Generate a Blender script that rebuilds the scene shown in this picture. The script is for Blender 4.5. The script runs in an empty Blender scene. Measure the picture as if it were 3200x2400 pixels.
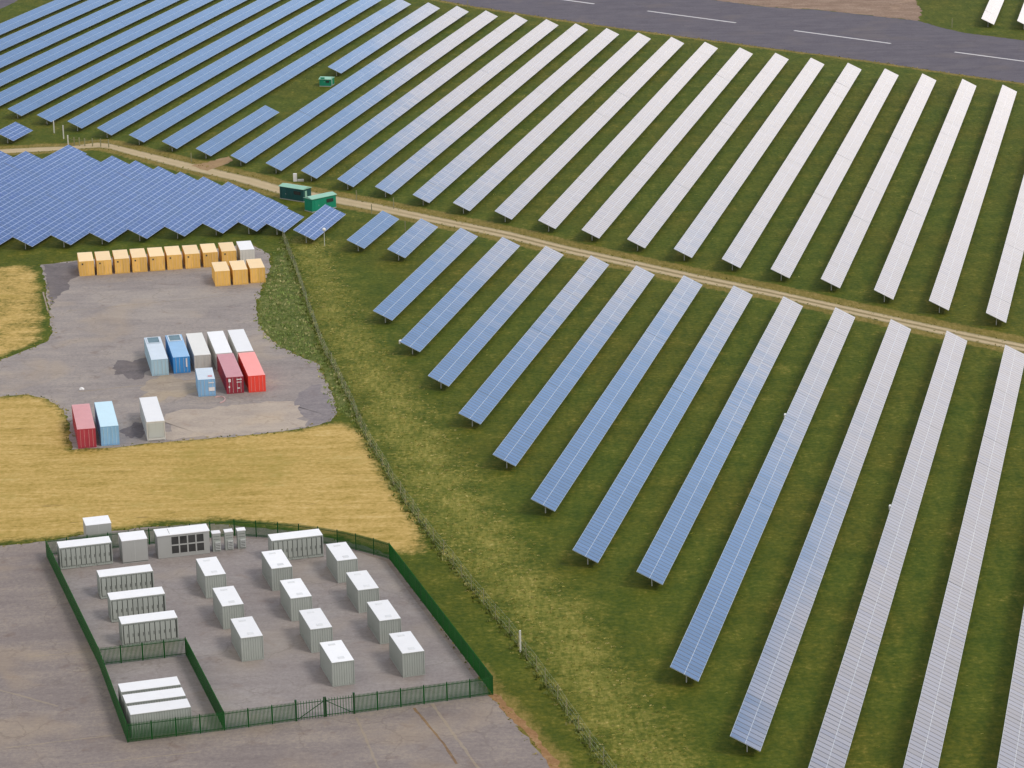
import bpy, math, random
import numpy as np
from mathutils import Matrix, Vector
random.seed(7); rng = np.random.default_rng(11)
R = math.radians
scene = bpy.context.scene
COL = scene.collection

# ------------------------------------------------------------------ camera (drone 118 m above the field)
cd = bpy.data.cameras.new("camera"); cam = bpy.data.objects.new("camera", cd); COL.objects.link(cam)
cd.sensor_width = 36.0; cd.lens = 99.0; cd.clip_start = 1.0; cd.clip_end = 8000
th, ro = 0.29757, -0.02001
c, s = math.cos(th), math.sin(th)
fw = Vector((0, c, -s)); up = Vector((0, s, c)); rt = Vector((1, 0, 0))
rt2 = rt*math.cos(ro) + up*math.sin(ro); up2 = -rt*math.sin(ro) + up*math.cos(ro)
M = Matrix((rt2, up2, -fw)).transposed().to_4x4(); M.translation = (0, 0, 117.8)
cam.matrix_world = M
scene.camera = cam

# ------------------------------------------------------------------ sky: nishita blue, thin overcast, bright low cloud bank
SUN_AZ, SUN_EL = R(125), R(46)          # azimuth clockwise from +Y
w = bpy.data.worlds.new("World"); scene.world = w; w.use_nodes = True
nt = w.node_tree; nt.nodes.clear()
def N(t, kind, **kw):
    n = t.nodes.new(kind)
    for k, v in kw.items():
        if k in n.bl_rna.properties.keys(): setattr(n, k, v)
        else: n.inputs[k].default_value = v
    return n
def LK(t, a, b): t.links.new(a, b)
def math_(t, op, a, b=None, cl=False):
    n = t.nodes.new('ShaderNodeMath'); n.operation = op; n.use_clamp = cl
    for i, v in enumerate((a, b)):
        if v is None: continue
        if hasattr(v, 'links') or hasattr(v, 'is_linked'): t.links.new(v, n.inputs[i])
        else: n.inputs[i].default_value = v
    return n.outputs[0]
def maprange(t, v, a, b, c_=0., d=1., smooth=True):
    n = t.nodes.new('ShaderNodeMapRange'); n.interpolation_type = 'SMOOTHSTEP' if smooth else 'LINEAR'; n.clamp = True
    t.links.new(v, n.inputs[0])
    for i, x in enumerate((a, b, c_, d)): n.inputs[1+i].default_value = x
    return n.outputs[0]
def mix(t, f, a, b, blend='MIX'):
    n = t.nodes.new('ShaderNodeMix'); n.data_type = 'RGBA'; n.blend_type = blend
    if hasattr(f, 'is_linked'): t.links.new(f, n.inputs[0])
    else: n.inputs[0].default_value = f
    for i, v in ((6, a), (7, b)):
        if hasattr(v, 'is_linked'): t.links.new(v, n.inputs[i])
        else: n.inputs[i].default_value = (*v, 1) if len(v) == 3 else v
    return n.outputs[2]
def noise(t, vec, scale, detail=3., rough=.55, dist=0.):
    n = t.nodes.new('ShaderNodeTexNoise'); n.inputs['Scale'].default_value = scale; n.inputs['Detail'].default_value = detail
    n.inputs['Roughness'].default_value = rough; n.inputs['Distortion'].default_value = dist
    if vec is not None: t.links.new(vec, n.inputs['Vector'])
    return n.outputs['Fac']

sky = N(nt, 'ShaderNodeTexSky'); sky.sky_type = 'NISHITA'; sky.sun_disc = False
sky.sun_elevation = SUN_EL; sky.sun_rotation = SUN_AZ
tc = nt.nodes.new('ShaderNodeTexCoord'); dirv = tc.outputs['Generated']
sep = nt.nodes.new('ShaderNodeSeparateXYZ'); LK(nt, dirv, sep.inputs[0])
def dirvec(az, el): return (math.sin(R(az))*math.cos(R(el)), math.cos(R(az))*math.cos(R(el)), math.sin(R(el)))
def lobe(az, el, inner, outer):
    n = nt.nodes.new('ShaderNodeVectorMath'); n.operation = 'DOT_PRODUCT'; LK(nt, dirv, n.inputs[0]); n.inputs[1].default_value = dirvec(az, el)
    return maprange(nt, n.outputs['Value'], math.cos(R(outer)), math.cos(R(inner)))
cn = noise(nt, dirv, 9.0, 5.0, .6, .3); cn2 = noise(nt, dirv, 3.0, 3.0, .5)
edge = math_(nt, 'ADD', sep.outputs[2], math_(nt, 'MULTIPLY', math_(nt, 'SUBTRACT', cn, .5), .06))
for az_, el_, r0, r1, up_ in ((15.0, 19.5, 1.5, 5.2, .046), (32, 20, 2.5, 7.0, .085)):       # two cloud towers rising from the bank
    edge = math_(nt, 'SUBTRACT', edge, math_(nt, 'MULTIPLY', lobe(az_, el_, r0, r1), up_))
bank = maprange(nt, edge, .265, .318, 1., 0.)
gap = math_(nt, 'MULTIPLY', lobe(8, 30, 16, 38), maprange(nt, cn2, .25, .5, .75, 1.))
blue = mix(nt, 1.0, sky.outputs[0], (6.1, 5.75, 5.4), 'MULTIPLY')
over = mix(nt, cn2, (5.5, 5.4, 5.35), (9.2, 9.0, 8.7))
base = mix(nt, gap, over, blue)
bright = mix(nt, lobe(14, 13, 5, 34), (11., 10.6, 10.8), (28., 25.3, 23.2))
bright = mix(nt, cn, mix(nt, 1., bright, (.8, .82, .86), 'MULTIPLY'), bright)
skyc = mix(nt, bank, base, bright)
bg = N(nt, 'ShaderNodeBackground', Strength=0.1); LK(nt, skyc, bg.inputs[0])
wo = nt.nodes.new('ShaderNodeOutputWorld'); LK(nt, bg.outputs[0], wo.inputs[0])

sl = bpy.data.lights.new("sun", 'SUN'); sl.energy = 1.6; sl.angle = R(15); sl.color = (1, .95, .88)
so = bpy.data.objects.new("sun", sl); COL.objects.link(so)
sd = Vector(dirvec(math.degrees(SUN_AZ), math.degrees(SUN_EL)))
so.rotation_euler = (-sd).to_track_quat('-Z', 'Y').to_euler()
scene.view_settings.view_transform = 'Standard'; scene.view_settings.look = 'None'
scene.view_settings.gamma = 1.0; scene.view_settings.exposure = 0.0

# ------------------------------------------------------------------ helpers
def tag(o, label=None, cat=None, group=None, kind=None):
    if label: o['label'] = label
    if cat: o['category'] = cat
    if group: o['group'] = group
    if kind: o['kind'] = kind
    return o
def empty(name, loc, rz=0.):
    o = bpy.data.objects.new(name, None); COL.objects.link(o); o.location = loc; o.rotation_euler = (0, 0, rz)
    o.empty_display_size = .5
    return o
def link(name, me, parent=None, loc=(0, 0, 0), rot=(0, 0, 0)):
    o = bpy.data.objects.new(name, me); COL.objects.link(o); o.location = loc; o.rotation_euler = rot
    if parent: o.parent = parent
    return o
class MB:
    def __init__(self): self.v = []; self.f = []; self.mi = []
    def quad(self, a, b, c, d, m=0):
        i = len(self.v); self.v += [a, b, c, d]; self.f.append((i, i+1, i+2, i+3)); self.mi.append(m)
    def box(self, x0, x1, y0, y1, z0, z1, m=0):
        i = len(self.v)
        self.v += [(x0,y0,z0),(x1,y0,z0),(x1,y1,z0),(x0,y1,z0),(x0,y0,z1),(x1,y0,z1),(x1,y1,z1),(x0,y1,z1)]
        for q in ((3,2,1,0),(4,5,6,7),(0,1,5,4),(1,2,6,5),(2,3,7,6),(3,0,4,7)):
            self.f.append(tuple(i+k for k in q)); self.mi.append(m)
        return self
    def bar(self, p, q, a, b=None):
        """square bar of half-width a (b) from p to q"""
        p, q = Vector(p), Vector(q); d = (q-p).normalized(); b = b or a
        u = d.cross(Vector((0, 0, 1)));
        if u.length < .01: u = Vector((1, 0, 0))
        u.normalize(); v = d.cross(u)
        i = len(self.v)
        for e in (p, q):
            for su, sv in ((-1,-1),(1,-1),(1,1),(-1,1)): self.v.append(tuple(e+u*a*su+v*b*sv))
        for k in ((0,1,2,3),(7,6,5,4),(0,4,5,1),(1,5,6,2),(2,6,7,3),(3,7,4,0)):
            self.f.append(tuple(i+x for x in k)); self.mi.append(0)
        return self
    def mesh(self, name, *mats):
        me = bpy.data.meshes.new(name); me.from_pydata(self.v, [], self.f)
        for m in mats: me.materials.append(m)
        if len(mats) > 1: me.polygons.foreach_set('material_index', self.mi)
        me.update(); return me
    def build(self, name, mats, parent=None, loc=(0, 0, 0), rot=(0, 0, 0)):
        mats = mats if isinstance(mats, (list, tuple)) else [mats]
        return link(name, self.mesh(name, *mats), parent, loc, rot)
ORD = ['zeroth','first','second','third','fourth','fifth','sixth','seventh','eighth','ninth','tenth','eleventh','twelfth','thirteenth','fourteenth','fifteenth','sixteenth','seventeenth','eighteenth','nineteenth','twentieth','twenty-first','twenty-second','twenty-third','twenty-fourth','twenty-fifth','twenty-sixth','twenty-seventh','twenty-eighth','twenty-ninth','thirtieth','thirty-first','thirty-second']

# ------------------------------------------------------------------ materials
def newmat(name):
    m = bpy.data.materials.new(name); m.use_nodes = True; t = m.node_tree
    return m, t, t.nodes['Principled BSDF']
def bump(t, b, h, strength, dist):
    n = t.nodes.new('ShaderNodeBump'); n.inputs['Strength'].default_value = strength; n.inputs['Distance'].default_value = dist
    t.links.new(h, n.inputs['Height']); t.links.new(n.outputs[0], b.inputs['Normal'])
def geo(t): return t.nodes.new('ShaderNodeNewGeometry').outputs['Position']
def mapped(t, vec, sc=(1, 1, 1), rz=0.):
    n = t.nodes.new('ShaderNodeMapping'); n.inputs['Scale'].default_value = sc; n.inputs['Rotation'].default_value = (0, 0, rz)
    t.links.new(vec, n.inputs['Vector']); return n.outputs[0]
def paint(name, col, rough=.5, var=.25, metal=0., dirt=(.12, .09, .07), damt=.3, tone=.07):
    m, t, b = newmat(name); b.inputs['Specular IOR Level'].default_value = .3
    g = geo(t)
    n1 = noise(t, g, .7, 4.); n2 = noise(t, mapped(t, g, (5, 5, .5)), 1., 3.)
    k = math_(t, 'ADD', math_(t, 'MULTIPLY', math_(t, 'SUBTRACT', n1, .5), var*2), 1.)
    mm = t.nodes.new('ShaderNodeMix'); mm.data_type = 'RGBA'; mm.blend_type = 'MULTIPLY'; mm.inputs[0].default_value = 1.
    oi = t.nodes.new('ShaderNodeObjectInfo'); k = math_(t, 'MULTIPLY', k, maprange(t, oi.outputs['Random'], 0, 1, 1-tone, 1+tone*.6, False))
    mm.inputs[6].default_value = (*col, 1)
    cx = t.nodes.new('ShaderNodeCombineXYZ')
    for i in range(3): t.links.new(k, cx.inputs[i])
    t.links.new(cx.outputs[0], mm.inputs[7])
    f = math_(t, 'MULTIPLY', maprange(t, n2, .55, .8), damt)
    t.links.new(mix(t, f, mm.outputs[2], dirt), b.inputs['Base Color'])
    b.inputs['Roughness'].default_value = rough; b.inputs['Metallic'].default_value = metal
    return m
white = paint('white_paint', (.80, .80, .81), .55, .05, damt=.10)
bess_grey = paint('pale_grey_paint', (.36, .385, .36), .55, .08, damt=.12)
gap_grey = paint('door_gap_grey', (.04, .045, .04), .8, .1)
dark_gap = paint('dark_gap', (.035, .037, .035), .8, .1)
grey_wall = paint('grey_cladding', (.39, .395, .385), .6, .06, damt=.1)
steel = paint('galvanised_steel', (.60, .61, .59), .5, .1, .1)
wood = paint('weathered_wood', (.25, .24, .14), .8, .3)
green_paint = paint('dark_green_paint', (.006, .10, .012), .5, .2, damt=.1)
green_post = paint('green_post_paint', (.008, .06, .014), .5, .2, damt=.1)
yellow = paint('yellow_paint', (.86, .53, .14), .5, .14, damt=.45, tone=.16)
yellow_roof = paint('faded_yellow_paint', (.86, .66, .39), .6, .06, damt=.08)
off_white = paint('off_white_paint', (.66, .65, .61), .5, .06, damt=.2)
glass_dark = paint('dark_window', (.05, .05, .05), .3, .9)
teal = paint('teal_green_paint', (.015, .27, .16), .5, .15, damt=.15)
teal_dark = paint('dark_teal_paint', (.02, .095, .10), .5, .15, damt=.2)
teal_roof = paint('faded_teal_paint', (.28, .52, .40), .6, .12, damt=.15)

def panel_mat(name, nu, nv, cell, line, cross, clw, alw, edge, spec=.5):
    """glass photovoltaic surface; UV counts modules along (u) and across (v)"""
    m, t, b = newmat(name)
    uv = t.nodes.new('ShaderNodeUVMap').outputs[0]
    sp = t.nodes.new('ShaderNodeSeparateXYZ'); t.links.new(uv, sp.inputs[0])
    def linemask(o, wd):
        fr = math_(t, 'FRACT', o); d = math_(t, 'MINIMUM', fr, math_(t, 'SUBTRACT', 1., fr))
        return math_(t, 'LESS_THAN', d, wd)
    lu = linemask(sp.outputs[0], clw); lv = linemask(sp.outputs[1], alw)
    # darker module to module variation
    fl = t.nodes.new('ShaderNodeVectorMath'); fl.operation = 'FLOOR'; t.links.new(uv, fl.inputs[0])
    oi = t.nodes.new('ShaderNodeObjectInfo')
    ad = t.nodes.new('ShaderNodeVectorMath'); ad.operation = 'ADD'; t.links.new(fl.outputs[0], ad.inputs[0])
    cx = t.nodes.new('ShaderNodeCombineXYZ'); t.links.new(math_(t, 'MULTIPLY', oi.outputs['Random'], 977.), cx.inputs[2]); t.links.new(cx.outputs[0], ad.inputs[1])
    wn = t.nodes.new('ShaderNodeTexWhiteNoise'); wn.noise_dimensions = '3D'; t.links.new(ad.outputs[0], wn.inputs['Vector'])
    v = maprange(t, wn.outputs['Value'], 0, 1, .8, 1.2, False)
    hs = t.nodes.new('ShaderNodeHueSaturation'); hs.inputs['Color'].default_value = (*cell, 1); t.links.new(v, hs.inputs['Value'])
    colr = mix(t, lv, mix(t, lu, hs.outputs[0], cross), line)
    ed = math_(t, 'MAXIMUM', math_(t, 'LESS_THAN', sp.outputs[1], edge), math_(t, 'GREATER_THAN', sp.outputs[1], nv-edge))
    colr = mix(t, ed, colr, line)
    t.links.new(colr, b.inputs['Base Color'])
    anyl = math_(t, 'MAXIMUM', math_(t, 'MAXIMUM', lu, lv), ed)
    t.links.new(maprange(t, anyl, 0, 1, .07, .22, False), b.inputs['Roughness'])
    b.inputs['IOR'].default_value = 1.85
    t.links.new(math_(t, 'MULTIPLY', math_(t, 'MULTIPLY', maprange(t, anyl, 0, 1, spec, spec*.8, False), maprange(t, wn.outputs['Value'], .93, .97, 1., .80)), maprange(t, lu, 0, 1, 1., .5, False)), b.inputs['Specular IOR Level'])
    # each module is clamped a fraction of a degree differently
    sb = t.nodes.new('ShaderNodeVectorMath'); sb.operation = 'SUBTRACT'; t.links.new(wn.outputs['Color'], sb.inputs[0]); sb.inputs[1].default_value = (.5, .5, .5)
    scn = t.nodes.new('ShaderNodeVectorMath'); scn.operation = 'SCALE'; t.links.new(sb.outputs[0], scn.inputs[0]); scn.inputs['Scale'].default_value = .006
    g = t.nodes.new('ShaderNodeNewGeometry')
    a2 = t.nodes.new('ShaderNodeVectorMath'); a2.operation = 'ADD'; t.links.new(g.outputs['Normal'], a2.inputs[0]); t.links.new(scn.outputs[0], a2.inputs[1])
    nn = t.nodes.new('ShaderNodeVectorMath'); nn.operation = 'NORMALIZE'; t.links.new(a2.outputs[0], nn.inputs[0])
    t.links.new(nn.outputs[0], b.inputs['Normal'])
    return m
pv = panel_mat('solar_glass', 11, 2, (.034, .066, .145), (.30, .34, .38), (.010, .015, .03), .09, .018, .024)
pv4 = panel_mat('solar_glass_landscape', 6, 4, (.012, .024, .125), (.29, .34, .50), (.18, .23, .40), .045, .055, .06, .32)
alu = paint('aluminium_frame', (.55, .57, .58), .4, .05, .5)
backsheet = paint('panel_underside', (.10, .11, .12), .7, .1)

# ------------------------------------------------------------------ outlines on the ground (metres)
YARD = [(-78.6,457.7),(-72.9,460.0),(-62.8,463.2),(-52.8,465.6),(-44.4,468.8),(-40.7,462.1),(-39.6,453.7),(-40.0,444.7),(-40.4,434.7),(-39.3,421.0),(-37.2,411.8),(-34.3,404.8),(-31.2,400.2),(-28.6,396.4),(-26.9,388.1),(-25.4,380.2),(-24.4,372.5),(-25.0,368.4),(-28.3,365.5),(-34.4,363.2),(-43.0,361.4),(-50.3,359.9),(-53.3,358.7),(-59.1,358.2),(-60.9,368.6),(-62.8,376.1),(-65.7,381.3),(-69.7,383.8),(-72.9,382.9),(-78,382.1),(-130,378),(-130,388),(-79.2,396.4),(-76.0,401.4),(-73.0,406.3),(-70.6,410.4),(-70.3,415.4),(-73.2,431.6),(-76.1,446.1)]
PAD = [(-36.0,377.4),(-30.7,377.9),(-29.5,372.4),(-28.2,366.0),(-34.9,364.0),(-46.7,361.6),(-48.2,373.2),(-44.1,375.3),(-39.4,376.8)]
APRON = [(-110,309),(-65.7,320.5),(-62.5,321.4),(-57.2,322.7),(-51.8,325.2),(-44.6,327.1),(-37.9,328.0),(-31.7,326.0),(-26.8,324.6),(-23.2,322.2),(-18.6,319.2),(-14.9,315.5),(-11.5,303.7),(-8.1,291.9),(-4.9,280.7),(-2.8,273.1),(-1.7,269.5),(0.4,262.9),(2.0,258.4),(3.4,253.9),(6.0,244.0),(14,215),(-110,215)]
RUST = [(-2.6,273.1),(-0.5,267.6),(1.3,262.3),(3.1,256.7),(4.2,252.3),(5.2,248.1),(9,236)]
DRY = [(-140,385),(-77.0,380.3),(-72.9,382.9),(-69.7,383.8),(-65.7,381.3),(-62.8,376.1),(-60.9,368.6),(-59.1,358.2),(-53.3,358.7),(-50.3,359.9),(-43.0,361.4),(-34.4,363.2),(-28.3,365.5),(-24.9,368.0),(-21.3,365.0),(-19.0,354.9),(-16.4,343.4),(-14.0,333.5),(-12.0,324.9),(-10.6,318.3),(-11.4,315.9),(-12.9,316.8),(-15.0,316.9),(-18.6,320.0),(-23.3,323.5),(-31.9,328.0),(-38.0,329.4),(-44.8,328.4),(-57.4,323.9),(-66.5,321.5),(-140,305)]
LOBE = [(-140,457),(-90.1,457.7),(-78.8,458.3),(-75.4,443.1),(-71.5,420.7),(-70.7,410.9),(-73.3,406.3),(-76.0,401.4),(-79.2,396.4),(-140,386)]
SCRUB = [(-39.7,458.3),(-38.9,470.9),(-35.1,448.8),(-32.0,428.5),(-27.9,402.4),(-24.3,385.7),(-20.7,366.0),(-23.9,372.5),(-25.7,381.3),(-28.1,395.2),(-31.2,400.2),(-35.0,405.8),(-37.7,413.1),(-39.5,423.7),(-40.0,443.3)]
ROUGH = [(-38.9,470.9),(-35.4,477.2),(-30.2,470.2),(-27.3,445.2),(-22.6,422.4),(-19.1,406.7),(-15.2,391.9),(-11.4,376.0),(-7.4,359.1),(-4.2,343.6),(-0.1,325.8),(4.1,308.1),(9.0,294.7),(12.4,278.6),(15.3,267.4),(18.0,251.7),(22,230),(14,230),(9.4,252.1),(6.1,263.2),(3.0,275.3),(-0.9,289.7),(-5.1,304.1),(-10.9,323.1),(-15.4,340.6),(-19.9,361.9),(-24.3,385.7),(-27.9,402.4),(-32.0,428.5),(-35.1,448.8)]
MESHF = [(-39.1,472.6),(-35.1,448.8),(-31.9,427.2),(-27.9,402.4),(-24.2,384.5),(-19.9,360.9),(-15.4,340.6),(-10.9,323.1),(-5.1,303.4),(-0.9,289.7),(3.0,275.3),(6.1,263.2),(9.3,251.0),(13,236)]
TRT = [(-140,547),(-101.1,550.7),(-93.2,551.9),(-87.4,552.2),(-82.2,555.3),(-79.6,554.0),(-72.9,546.8),(-62.6,535.8),(-52.7,525.3),(-47.5,519.9),(-42.7,513.7),(-31.4,503.8),(-23.7,497.2),(-9.9,483.7),(0.5,474.0),(10.3,463.0),(19.7,453.8),(30.5,443.0),(41.1,433.2),(49.4,424.9),(59.0,415.4),(68.1,406.5),(75.9,399.2),(85.8,390.8),(130,350)]
TRB = [(-140,542.4),(-100.3,546.1),(-92.5,547.3),(-87.0,548.6),(-81.4,550.0),(-78.8,548.4),(-72.1,540.3),(-61.8,528.6),(-52.0,518.3),(-46.9,512.1),(-42.2,506.1),(-31.0,497.4),(-23.4,490.9),(-9.8,478.1),(0.5,468.0),(10.1,457.5),(19.4,448.5),(30.1,437.8),(40.7,428.6),(48.9,420.3),(58.3,410.9),(67.4,401.8),(75.1,394.9),(84.9,386.5),(128,346)]
SPUR = [(-61.0,531.6),(-54.4,539.7),(-53.3,535.5),(-57.3,526.9)]
RLOW = [(-220,890),(-60,764),(-17.5,723.8),(-10.2,714.5),(1.9,701.8),(16.0,687.0),(29.6,674.0),(40.2,664.2),(50.5,654.9),(60.7,645.3),(73.0,634.6),(84.7,623.5),(95.9,611.9),(111.3,597.0),(180,528)]
RUP = [(-160,930),(-10,776),(52.1,715.2),(65.9,701.6),(77.2,696.5),(87.5,688.1),(100.2,677.4),(104.1,667.5),(108.4,659.8),(120.5,648.1),(190,580)]
SOIL = [(20,748),(50.8,716.6),(66.0,701.7),(77.3,696.9),(87.6,688.4),(100.0,677.6),(102.9,690.5),(103.7,708.0),(104,760),(60,790)]
CORNER = [(-160,790),(-128,746),(-127.5,735),(-131.0,716.7),(-190,690)]

def poly_sd(px, py, poly):
    """signed distance, positive inside"""
    P = np.array(poly); d = np.full(px.shape, 1e9); ins = np.zeros(px.shape, bool)
    for i in range(len(P)):
        a = P[i]; b = P[(i+1) % len(P)]; e = b-a
        t_ = np.clip(((px-a[0])*e[0]+(py-a[1])*e[1])/(e@e), 0, 1)
        d = np.minimum(d, np.hypot(px-a[0]-t_*e[0], py-a[1]-t_*e[1]))
        if abs(e[1]) > 1e-9:
            cr = ((a[1] > py) != (b[1] > py)) & (px < e[0]*(py-a[1])/e[1]+a[0]); ins ^= cr
    return np.where(ins, d, -d)
def line_d(px, py, pts):
    d = np.full(px.shape, 1e9)
    for a, b in zip(pts[:-1], pts[1:]):
        a = np.array(a); b = np.array(b); e = b-a
        t_ = np.clip(((px-a[0])*e[0]+(py-a[1])*e[1])/(e@e), 0, 1)
        d = np.minimum(d, np.hypot(px-a[0]-t_*e[0], py-a[1]-t_*e[1]))
    return d

# ------------------------------------------------------------------ ground
def axis(lo, hi, step, far):
    inner = np.arange(lo, hi+.01, step); out = []; x = step
    while x < far: x *= 1.6; out.append(x)
    cs = np.cumsum(out)
    return np.concatenate([lo-cs[::-1], inner, hi+cs])
gx = axis(-150, 165, 1.3, 1500); gy = axis(205, 800, 1.5, 1500)
GX, GY = np.meshgrid(gx, gy); nx, ny = len(gx), len(gy)
px, py = GX.ravel(), GY.ravel()
vs = np.stack([px, py, np.zeros_like(px)], 1)
ii = (np.arange(ny-1)[:, None]*nx+np.arange(nx-1)[None]).ravel()
fs = np.stack([ii, ii+1, ii+nx+1, ii+nx], 1)
me = bpy.data.meshes.new('ground')
me.vertices.add(len(vs)); me.vertices.foreach_set('co', vs.ravel())
me.loops.add(fs.size); me.loops.foreach_set('vertex_index', fs.ravel())
me.polygons.add(len(fs)); me.polygons.foreach_set('loop_start', np.arange(0, fs.size, 4)); me.polygons.foreach_set('loop_total', np.full(len(fs), 4))
me.update(); me.validate()
def sst(x, a, b): x = np.clip((x-a)/(b-a), 0, 1); return x*x*(3-2*x)
def attr(name, val):
    a = me.attributes.new(name, 'FLOAT', 'POINT'); a.data.foreach_set('value', val.astype(np.float32))
attr('dry', np.maximum(sst(poly_sd(px, py, DRY), -4.0, 4.5), .62*sst(poly_sd(px, py, LOBE), -1.5, 2.5)))
attr('rough', .85*sst(poly_sd(px, py, ROUGH), -3.0, 7.5)+.15*sst(poly_sd(px, py, ROUGH), -6., 2.))
attr('scrub', sst(poly_sd(px, py, SCRUB), -1.0, 1.5))
verge = np.maximum(sst(-np.maximum(line_d(px, py, TRT), 0), -4.5, -1.2), .9*sst(-line_d(px, py, TRB), -3.2, -.8))
verge = np.maximum(verge, .8*sst(-line_d(px, py, RLOW), -3.5, -.5))
verge = np.maximum(verge, .7*sst(-line_d(px, py, [(-4.9,280.7),(-2.8,273.1)]+RUST), -3.5, -.6))
attr('verge', verge)
gm, t, b = newmat('meadow_grass')
g = geo(t)
def A(nm):
    n = t.nodes.new('ShaderNodeAttribute'); n.attribute_name = nm; return n.outputs['Fac']
nL = noise(t, g, .035, 3.); nM = noise(t, g, .22, 4., .65); nF = noise(t, g, 1.5, 4., .7); nXF = noise(t, g, 4.5, 3., .7)
row_dir = mapped(t, g, (1.1, .16, 1), R(13.6)); nRow = noise(t, row_dir, .9, 4., .65)
vor = t.nodes.new('ShaderNodeTexVoronoi'); vor.inputs['Scale'].default_value = 1.15; vor.inputs['Randomness'].default_value = 1; t.links.new(g, vor.inputs['Vector'])
def ramp(fac, *stops):
    n = t.nodes.new('ShaderNodeValToRGB'); e = n.color_ramp.elements
    while len(e) < len(stops): e.new(.5)
    for el, (p_, c_) in zip(e, stops): el.position = p_; el.color = (*c_, 1)
    t.links.new(fac, n.inputs[0]); return n.outputs[0]
gmx = math_(t, 'ADD', math_(t, 'MULTIPLY', nM, .32), math_(t, 'ADD', math_(t, 'MULTIPLY', nF, .48), math_(t, 'MULTIPLY', nRow, .2)))
grass = ramp(gmx, (.30, (.024, .046, .005)), (.45, (.054, .082, .008)), (.56, (.094, .112, .012)), (.70, (.22, .195, .036)))
grass = mix(t, maprange(t, nL, .35, .7), grass, mix(t, 1., grass, (1.18, .98, 1.), 'MULTIPLY'))
mow = noise(t, mapped(t, g, (.12, .9, 1), R(-9)), .8, 4., .7)
dmx = math_(t, 'ADD', math_(t, 'MULTIPLY', mow, .35), math_(t, 'ADD', math_(t, 'MULTIPLY', nM, .25), math_(t, 'MULTIPLY', nF, .40)))
dry = ramp(dmx, (.33, (.18, .140, .030)), (.43, (.36, .255, .065)), (.54, (.51, .35, .12)), (.68, (.64, .49, .22)))
dry = mix(t, math_(t, 'MULTIPLY', maprange(t, math_(t, 'ADD', math_(t, 'MULTIPLY', nL, .5), math_(t, 'MULTIPLY', nM, .5)), .50, .66), .55), dry, (.24, .20, .03))
dry = mix(t, math_(t, 'MULTIPLY', maprange(t, noise(t, mapped(t, g, (.25, 1.2, 1)), .5, 3., .6), .66, .74), .6), dry, (.09, .075, .02))
flow = noise(t, mapped(t, g, (2.2, .35, 1), R(17)), 1., 4., .7)
rmx = math_(t, 'ADD', math_(t, 'MULTIPLY', flow, .4), math_(t, 'ADD', math_(t, 'MULTIPLY', nF, .35), math_(t, 'MULTIPLY', nM, .25)))
rough = ramp(rmx, (.33, (.055, .076, .010)), (.46, (.125, .138, .021)), (.57, (.24, .215, .048)), (.70, (.44, .37, .13)))
scr = ramp(rmx, (.34, (.042, .066, .014)), (.47, (.082, .110, .024)), (.57, (.155, .165, .05)), (.70, (.33, .31, .14)))
vg = ramp(rmx, (.32, (.085, .08, .016)), (.5, (.19, .15, .035)), (.66, (.33, .235, .085)))
def soft(a, amt=.55):
    n_ = math_(t, 'ADD', a, math_(t, 'MULTIPLY', math_(t, 'SUBTRACT', math_(t, 'ADD', math_(t, 'MULTIPLY', nM, .6), math_(t, 'MULTIPLY', nF, .4)), .5), amt*2))
    return maprange(t, n_, .3, .7)
rfac = maprange(t, math_(t, 'ADD', A('rough'), math_(t, 'MULTIPLY', math_(t, 'SUBTRACT', math_(t, 'ADD', math_(t, 'MULTIPLY', nM, .5), math_(t, 'MULTIPLY', nF, .5)), .5), 2.4)), .05, 1.05)
colr = mix(t, rfac, grass, rough)
colr = mix(t, soft(A('verge'), .5), colr, vg)
colr = mix(t, soft(A('dry'), .6), colr, dry)
colr = mix(t, soft(A('scrub'), .9), colr, scr)
t.links.new(colr, b.inputs['Base Color']); b.inputs['Roughness'].default_value = .95; b.inputs['Specular IOR Level'].default_value = .1
bump(t, b, math_(t, 'ADD', nF, math_(t, 'MULTIPLY', vor.outputs['Distance'], .5)), .5, .2)
me.materials.append(gm)
tag(link('ground', me), kind='structure')

def sheet(name, poly, m, z, jit=0., parent=None):
    pts = []
    P = [Vector(p) for p in poly]
    for a, b_ in zip(P, P[1:]+P[:1]):
        n_ = max(1, int((b_-a).length/1.0)) if jit and (b_-a).length < 40 else 1
        for k in range(n_):
            q = a.lerp(b_, k/n_)
            if jit and k: q = q+Vector((random.uniform(-jit, jit), random.uniform(-jit, jit)))
            pts.append((q.x, q.y, z))
    me = bpy.data.meshes.new(name); me.from_pydata(pts, [], [tuple(range(len(pts)))]); me.materials.append(m); me.update()
    if me.polygons[0].normal.z < 0: me.flip_normals()
    return link(name, me, parent)

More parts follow.
